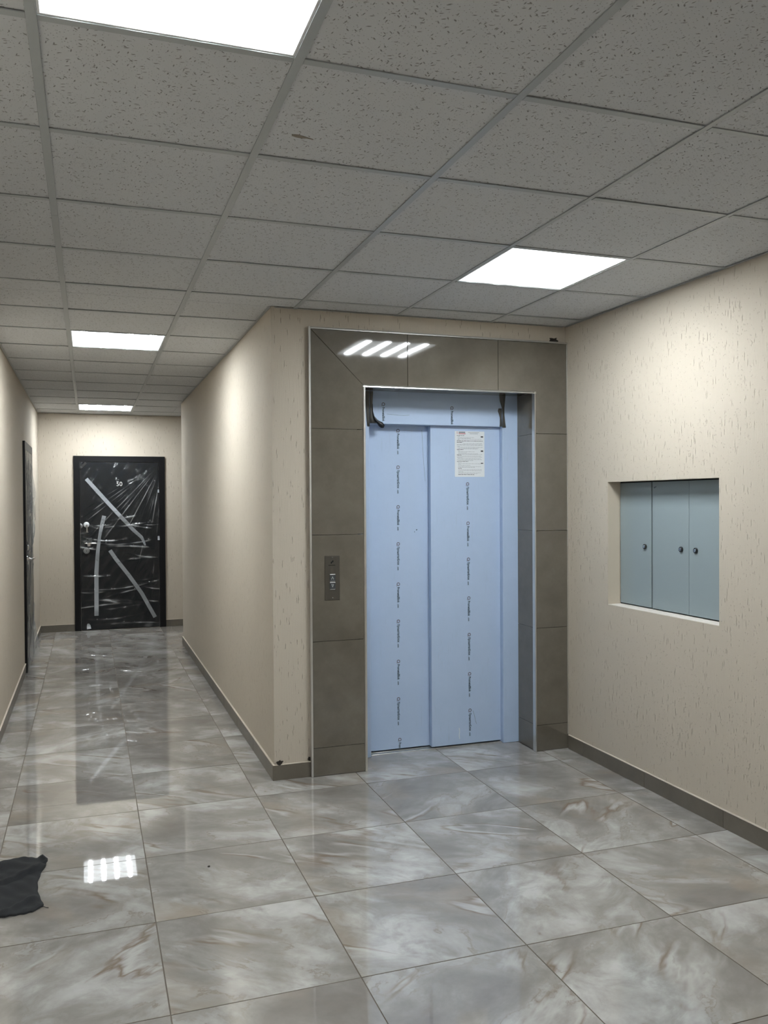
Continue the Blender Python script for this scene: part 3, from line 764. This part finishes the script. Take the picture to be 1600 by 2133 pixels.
# ------------------------------------------------------------------ black steel doors wrapped in film
def folds(u, v, W, Hh, kind):
    """height of the film off the door leaf"""
    d = 0.0
    if kind == 1:
        cx, cz = W+0.05, Hh+0.02                       # fan of folds from the top right corner
        th = math.atan2(cz-v, cx-u); r = math.hypot(cx-u, cz-v)
        for k in range(17):
            tk = 0.55 + 0.060*k + 0.03*hsh(k+3)
            wdt = 0.004 + 0.008*hsh(k+40)**2
            d += (0.003+0.009*hsh(k+9)**2)*math.exp(-((th-tk)/wdt)**2)*min(1.0, r/0.35)*math.exp(-(r/(0.7+0.8*hsh(k+21)))**4)
        for k in range(26):                            # creases round the handle and across the middle
            zc = 0.30 + 1.05*hsh(k+60); xc = 0.05+0.8*hsh(k+81); sl = (hsh(k+99)-0.45)*0.5; ln = 0.05+0.16*hsh(k+120)
            x = u-xc; z = v-zc-sl*x-0.9*x*x*(hsh(k+7)-0.3)
            d += (0.004+0.008*hsh(k+150))*math.exp(-(z/(0.006+0.006*hsh(k+170)))**2-(x/ln)**2)
        for k in (0, 1, 3, 4, 7):                      # slack curves near the foot
            zc = 0.06 + 0.06*k; z = v-zc-0.22*(u-0.35)**2*(1 if k % 2 else -0.6)-0.05*(u-0.4)
            d += (0.003+0.006*hsh(k+200))*math.exp(-(z/0.008)**2)*math.exp(-((u-0.15-0.6*hsh(k+231))/(0.16+0.2*hsh(k+245)))**2)
        d *= 1.0-math.exp(-((u-0.45)/0.10)**4-((v-1.755)/0.07)**4)   # lies flat over the door number
        d += 0.0015*math.sin(u*19+v*7)+0.0012*math.sin(u*43-v*31)
        d += 0.012*math.exp(-((v-0.02)/0.03)**2)*max(0, u-0.55)
    else:
        for k in range(40):
            zc = 1.98*hsh(k+300); xc = W*hsh(k+320); sl = (hsh(k+340)-0.5)*3.0; ln = 0.10+0.2*hsh(k+360)
            x = u-xc; z = v-zc-sl*x
            d += (0.004+0.011*hsh(k+380))*math.exp(-(z/(0.012+0.02*hsh(k+400)))**2-(x/ln)**2)
        far = min(1.0, max(0.0, (u-W+0.35)/0.35))      # bulges free along the far edge
        d += far*(0.030*math.exp(-((v-1.62)/0.16)**2)+0.014*math.exp(-((v-1.25)/0.10)**2)+0.034*math.exp(-((v-0.05)/0.22)**2))
        d += 0.02*math.exp(-((v-0.05)/0.15)**2)*u
    return d
def film_sheet(W, Hh, nu, nv, kind, place):
    bm = bmesh.new(); gv = []; cl = bm.verts.layers.float.new('crease')
    for j in range(nv+1):
        row = []
        for i in range(nu+1):
            u, v = W*i/nu, Hh*j/nv
            fd = folds(u, v, W, Hh, kind)
            vt = bm.verts.new(place(u, v, 0.004 + max(-0.002, fd))); vt[cl] = min(1.0, max(0.0, fd-0.0022)/0.008); row.append(vt)
        gv.append(row)
    for j in range(nv):
        for i in range(nu):
            f = bm.faces.new((gv[j][i], gv[j][i+1], gv[j+1][i+1], gv[j+1][i])); f.smooth = True
    return bm
def tape_strip(name, pts, place, hw, parent, mat, lift_=0.013, kind=1, W=0.91, Hh=2.02):
    bm = bmesh.new(); P = []
    for (a, b) in zip(pts[:-1], pts[1:]):
        n = 6
        for k in range(n): P.append(tuple(a[q]+(b[q]-a[q])*k/n for q in range(len(a))))
    P.append(pts[-1]); rows = []
    for i, p in enumerate(P):
        a = P[max(i-1, 0)]; b = P[min(i+1, len(P)-1)]
        d = Vector((b[0]-a[0], b[1]-a[1])).normalized(); nn = Vector((-d.y, d.x)); h2 = p[2] if len(p) > 2 else hw
        row = []
        for s in (-1, 1):
            u, v = p[0]+nn.x*h2*s, p[1]+nn.y*h2*s
            row.append(bm.verts.new(place(u, v, 0.0048+max(-0.002, folds(min(max(u, 0), W), v, W, Hh, kind))+0.0015)))
        rows.append(row)
    for a, b in zip(rows[:-1], rows[1:]): bm.faces.new((a[0], a[1], b[1], b[0])).smooth = True
    bmesh.ops.solidify(bm, geom=bm.faces[:], thickness=0.0005)
    return mesh_obj(name, bm, mat, parent)

d2 = empty('door_1', (0.36, YEND, 0)); tag(d2, 'black steel flat door 50 wrapped in clear film, facing down the corridor', 'door', kind='structure')
DO = Vector((0.36, YEND, 0))
def dp(name, bm, mat, parent=None, smooth=False, root=None, org=None):
    o = mesh_obj(name, bm, mat, parent or root or d2, smooth)
    if parent is None: o.matrix_parent_inverse = Matrix.Translation(-(org or DO))
    return o
FXA, FXB, LXA, LXB = -0.169, 0.892, -0.097, 0.817
YD = YEND-0.022
bm = bmesh.new(); poly_prism(bm, [(FXA, YD, 0.001), (LXA, YD, 0.001), (LXA, YD, 2.032), (LXB, YD, 2.032), (LXB, YD, 0.001), (FXB, YD, 0.001), (FXB, YD, 2.103), (FXA, YD, 2.103)], (0, 0.0215, 0))
dp('door_frame', bm, M_DOORBLK)
bm = bmesh.new(); box(bm, LXA+0.002, LXB-0.002, YD+0.004, YEND-0.0005, 0.006, 2.029, ch=0.002); leaf = dp('door_leaf', bm, M_LEAF)
place1 = lambda u, v, o: (LXA-0.006+u*1.012, YD+0.004-o, 0.012+v)
FW, FH = LXB-LXA, 2.018
film1 = dp('clear_film', film_sheet(FW, FH, 150, 440, 1, place1), M_FILM)
def uv1(x, z): return (x-LXA, z-0.012)
tape_strip('tape_strip', [uv1(-0.02, 1.827), uv1(0.235, 1.523), uv1(0.359, 1.379)], place1, 0.022, d2, M_TAPE).matrix_parent_inverse = Matrix.Translation(-DO)
tape_strip('tape_strip', [(*uv1(0.352, 1.387), 0.022), (*uv1(0.515, 1.201), 0.021), (*uv1(0.605, 1.115), 0.019), (*uv1(0.625, 1.075), 0.014), (*uv1(0.648, 1.011), 0.010)], place1, 0.02, d2, M_TAPED).matrix_parent_inverse = Matrix.Translation(-DO)
tape_strip('tape_strip', [(*uv1(0.178, 1.381), 0.023), (*uv1(0.149, 1.262), 0.021), (*uv1(0.122, 1.121), 0.017), (*uv1(0.100, 0.937), 0.021), (*uv1(0.084, 0.698), 0.024), (*uv1(0.080, 0.176), 0.024)], place1, 0.023, d2, M_TAPED).matrix_parent_inverse = Matrix.Translation(-DO)
tape_strip('tape_strip', [uv1(0.240, 0.962), uv1(0.311, 0.850), uv1(0.456, 0.650), uv1(0.603, 0.425), uv1(0.757, 0.125)], place1, 0.022, d2, M_TAPED).matrix_parent_inverse = Matrix.Translation(-DO)
tape_strip('tape_strip', [uv1(-0.090, 1.950), uv1(-0.020, 2.022)], place1, 0.014, d2, M_TAPED).matrix_parent_inverse = Matrix.Translation(-DO)
tape_strip('tape_strip', [(*uv1(-0.006, 0.020), 0.024), (*uv1(-0.010, 0.060), 0.022), (*uv1(-0.016, 0.085), 0.010)], place1, 0.02, d2, M_TAPED).matrix_parent_inverse = Matrix.Translation(-DO)
tape_strip('tape_strip', [(*uv1(0.806, 1.125), 0.011), (*uv1(0.808, 1.075), 0.013)], place1, 0.02, d2, M_TAPE).matrix_parent_inverse = Matrix.Translation(-DO)
tape_strip('tape_strip', [(*uv1(0.808, 1.70), 0.008), (*uv1(0.809, 1.66), 0.010)], place1, 0.02, d2, M_TAPE).matrix_parent_inverse = Matrix.Translation(-DO)
bm = bmesh.new(); put_text(bm, '50', (0.322, YD-0.012, 1.741), (1, 0, 0), (0, 0, 1), length=0.066, height=0.052, off=0.0)
r = bmesh.ops.extrude_face_region(bm, geom=bm.faces[:])
for v in [e for e in r['geom'] if isinstance(e, bmesh.types.BMVert)]: v.co.y += 0.004
dp('door_number', bm, M_NUM)
bm = bmesh.new(); lathe(bm, (-0.028, YD+0.001, 1.276), (0, -1, 0), [(0, 0.034), (0.012, 0.033), (0.018, 0.028), (0.020, 0.012)], 20); ro = dp('lock_plate', bm, M_WRAPW)
bm = bmesh.new(); lathe(bm, (-0.026, YD-0.020, 1.266), (0, -1, 0), [(0, 0.012), (0.005, 0.011)], 14, 0); box(bm, -0.031, -0.015, YD-0.032, YD-0.029, 1.185, 1.262, ch=0.001, mi=1)
dp('key', bm, [M_STEEL, M_KEY], ro)
bm = bmesh.new(); lathe(bm, (-0.030, YD+0.001, 0.962), (0, -1, 0), [(0, 0.036), (0.010, 0.035), (0.016, 0.029), (0.018, 0.012)], 20); box(bm, -0.032, -0.026, YD-0.0185, YD-0.017, 0.953, 0.968, mi=1)
dp('lock_plate', bm, [M_TAPED, M_LOCK])
bm = bmesh.new(); lathe(bm, (0.000, YD+0.001, 1.035), (0, -1, 0), [(0, 0.026), (0.010, 0.026), (0.014, 0.012), (0.040, 0.010), (0.045, 0.010)], 18)
tube(bm, [(0.0, YD-0.044, 1.048), (-0.005, YD-0.050, 1.052), (0.03, YD-0.055, 1.054), (0.075, YD-0.055, 1.052), (0.092, YD-0.052, 1.050)], [0.009, 0.010, 0.009, 0.009, 0.007], 10)
tube(bm, [(0.0, YD-0.050, 1.050), (-0.030, YD-0.054, 1.055), (-0.050, YD-0.054, 1.056)], [0.009, 0.009, 0.006], 10)
hd = dp('door_handle', bm, M_CHROME)
tape_strip('tape_strip', [(*uv1(0.020, 1.055), 0.022), (*uv1(0.022, 1.085), 0.021), (*uv1(0.015, 1.115), 0.020)], place1, 0.02, d2, M_TAPED).matrix_parent_inverse = Matrix.Translation(-DO)
bm = bmesh.new(); tube(bm, [(-0.095, YD-0.004, 1.29), (-0.085, YD-0.012, 1.275), (-0.080, YD-0.014, 1.255), (-0.088, YD-0.008, 1.235)], [0.006, 0.012, 0.010, 0.004], 7); dp('film_knot', bm, M_TAPED, None, True)

# the door in the left wall
d3 = empty('door_2', (XL, 8.88, 0)); tag(d3, 'black steel flat door wrapped in hazy film in the left corridor wall', 'door', kind='structure')
EO = Vector((XL, 8.88, 0))
LA, LB = 8.36, 9.42; XD = XL+0.020
def ep(name, bm, mat, parent=None, smooth=False): return dp(name, bm, mat, parent, smooth, d3, EO)
bm = bmesh.new(); poly_prism(bm, [(XD, LA, 0.001), (XD, LA+0.07, 0.001), (XD, LA+0.07, 2.032), (XD, LB-0.07, 2.032), (XD, LB-0.07, 0.001), (XD, LB, 0.001), (XD, LB, 2.105), (XD, LA, 2.105)], (-0.0195, 0, 0))
ep('door_frame', bm, M_DOORBLK)
bm = bmesh.new(); box(bm, XL+0.0005, XD-0.004, LA+0.072, LB-0.072, 0.006, 2.029, ch=0.002); ep('door_leaf', bm, M_LEAF)
place2 = lambda u, v, o: (XD-0.004+o, LA+0.068+u, 0.010+v)
ep('clear_film', film_sheet(LB-LA-0.10, 2.02, 70, 160, 2, place2), M_FILM2)
bm = bmesh.new(); lathe(bm, (XD-0.004, 8.50, 1.025), (1, 0, 0), [(0, 0.026), (0.010, 0.026), (0.014, 0.011), (0.045, 0.010), (0.055, 0.010)], 18)
tube(bm, [(XD+0.048, 8.49, 1.025), (XD+0.054, 8.53, 1.027), (XD+0.054, 8.58, 1.026), (XD+0.050, 8.625, 1.022)], [0.010, 0.010, 0.009, 0.008], 10)
ep('door_handle', bm, M_CHROME)
bm = bmesh.new(); lathe(bm, (XD-0.004, 8.50, 1.13), (1, 0, 0), [(0, 0.028), (0.012, 0.026), (0.02, 0.018)], 18); ep('lock_plate', bm, M_CHROME)
bm = bmesh.new(); poly_prism(bm, [(XD+0.020, 9.36, 1.52), (XD+0.020, 9.42, 1.50), (XD+0.022, 9.43, 1.36), (XD+0.020, 9.39, 1.37)], (0.001, 0, 0)); ep('film_flap', bm, M_BLACKFILM)

# ------------------------------------------------------------------ rag on the floor
def lerp_t(tab, x):
    if x <= tab[0][0]: return tab[0][1]
    for (a, b), (c, d) in zip(tab[:-1], tab[1:]):
        if x <= c: return b+(d-b)*(x-a)/(c-a)
    return tab[-1][1]
XMAX = [(0.0, -0.215), (0.05, -0.180), (0.10, -0.182), (0.25, -0.200), (0.45, -0.210), (0.6, -0.209), (0.8, -0.194), (0.93, -0.178), (1.0, -0.205)]
YHI = [(-0.55, 3.975), (-0.375, 3.985), (-0.28, 3.993), (-0.20, 3.95), (-0.17, 3.925)]
YLO = [(-0.55, 3.45), (-0.326, 3.444), (-0.25, 3.445), (-0.21, 3.452), (-0.17, 3.475)]
bm = bmesh.new(); NU, NV = 46, 60; top = []; bot = []
for j in range(NV+1):
    rt, rb = [], []
    for i in range(NU+1):
        s, t_ = i/NU, j/NV
        x = -0.545 + s*(lerp_t(XMAX, t_)+0.545+0.002*math.sin(j*0.55)); y = lerp_t(YLO, x)+t_*(lerp_t(YHI, x)-lerp_t(YLO, x))+0.003*math.sin(i*1.3)*(abs(t_-0.5)*2)**4
        e = min(1.0, min(s, 1-s, t_, 1-t_)/0.05)
        # a long fold across the middle, another near the lower hem
        f1 = y-3.735-0.62*(x+0.36); f2 = y-3.50-0.05*math.sin(x*22); f3 = y-3.90+0.5*(x+0.3)
        z = 0.007 + 0.016*math.exp(-(f1/0.030)**2)*(f1 > -0.012) + 0.010*math.exp(-(f2/0.018)**2) + 0.008*math.exp(-(f3/0.03)**2)
        z += 0.004*math.sin(x*31+y*9)+0.003*math.sin(y*47-x*13)+0.0015*math.sin(x*90+y*70)
        z = 0.0035 + max(0.0, z)*(0.35+0.65*e)
        if s > 0.93 and t_ > 0.88: z += 0.018*(s-0.93)/0.07
        rt.append(bm.verts.new((x, y, z))); rb.append(bm.verts.new((x, y, 0.0006 if z < 0.02 else z-0.012)))
    top.append(rt); bot.append(rb)
for j in range(NV):
    for i in range(NU):
        bm.faces.new((top[j][i], top[j][i+1], top[j+1][i+1], top[j+1][i])).smooth = True
        bm.faces.new((bot[j][i], bot[j+1][i], bot[j+1][i+1], bot[j][i+1])).smooth = True
for i in range(NU):
    bm.faces.new((bot[0][i], bot[0][i+1], top[0][i+1], top[0][i])); bm.faces.new((top[NV][i], top[NV][i+1], bot[NV][i+1], bot[NV][i]))
for j in range(NV):
    bm.faces.new((top[j][0], top[j+1][0], bot[j+1][0], bot[j][0])); bm.faces.new((bot[j][NU], bot[j+1][NU], top[j+1][NU], top[j][NU]))
rag = mesh_obj('floor_cloth', bm, M_CLOTH); tag(rag, 'crumpled dark grey rag lying on the floor by the left wall', 'cloth')
bm = bmesh.new(); tube(bm, [(-0.190, 3.478, 0.004), (-0.176, 3.474, 0.006), (-0.168, 3.468, 0.004), (-0.160, 3.470, 0.002)], 0.0013, 5); mesh_obj('loose_thread', bm, M_CLOTH, rag)
bm = bmesh.new()
bmesh.ops.create_icosphere(bm, subdivisions=1, radius=0.005)
for i, v in enumerate(bm.verts): v.co = Vector((v.co.x*(1+0.4*hsh(i)), v.co.y*1.2, v.co.z*0.6*(0.8+0.4*hsh(i+9))))
cr = mesh_obj('grit_crumb', bm, M_CHIP); cr.location = (0.464, 3.63, 0.0032); tag(cr, 'tiny dark crumb of grit on the bare floor tiles', 'grit')
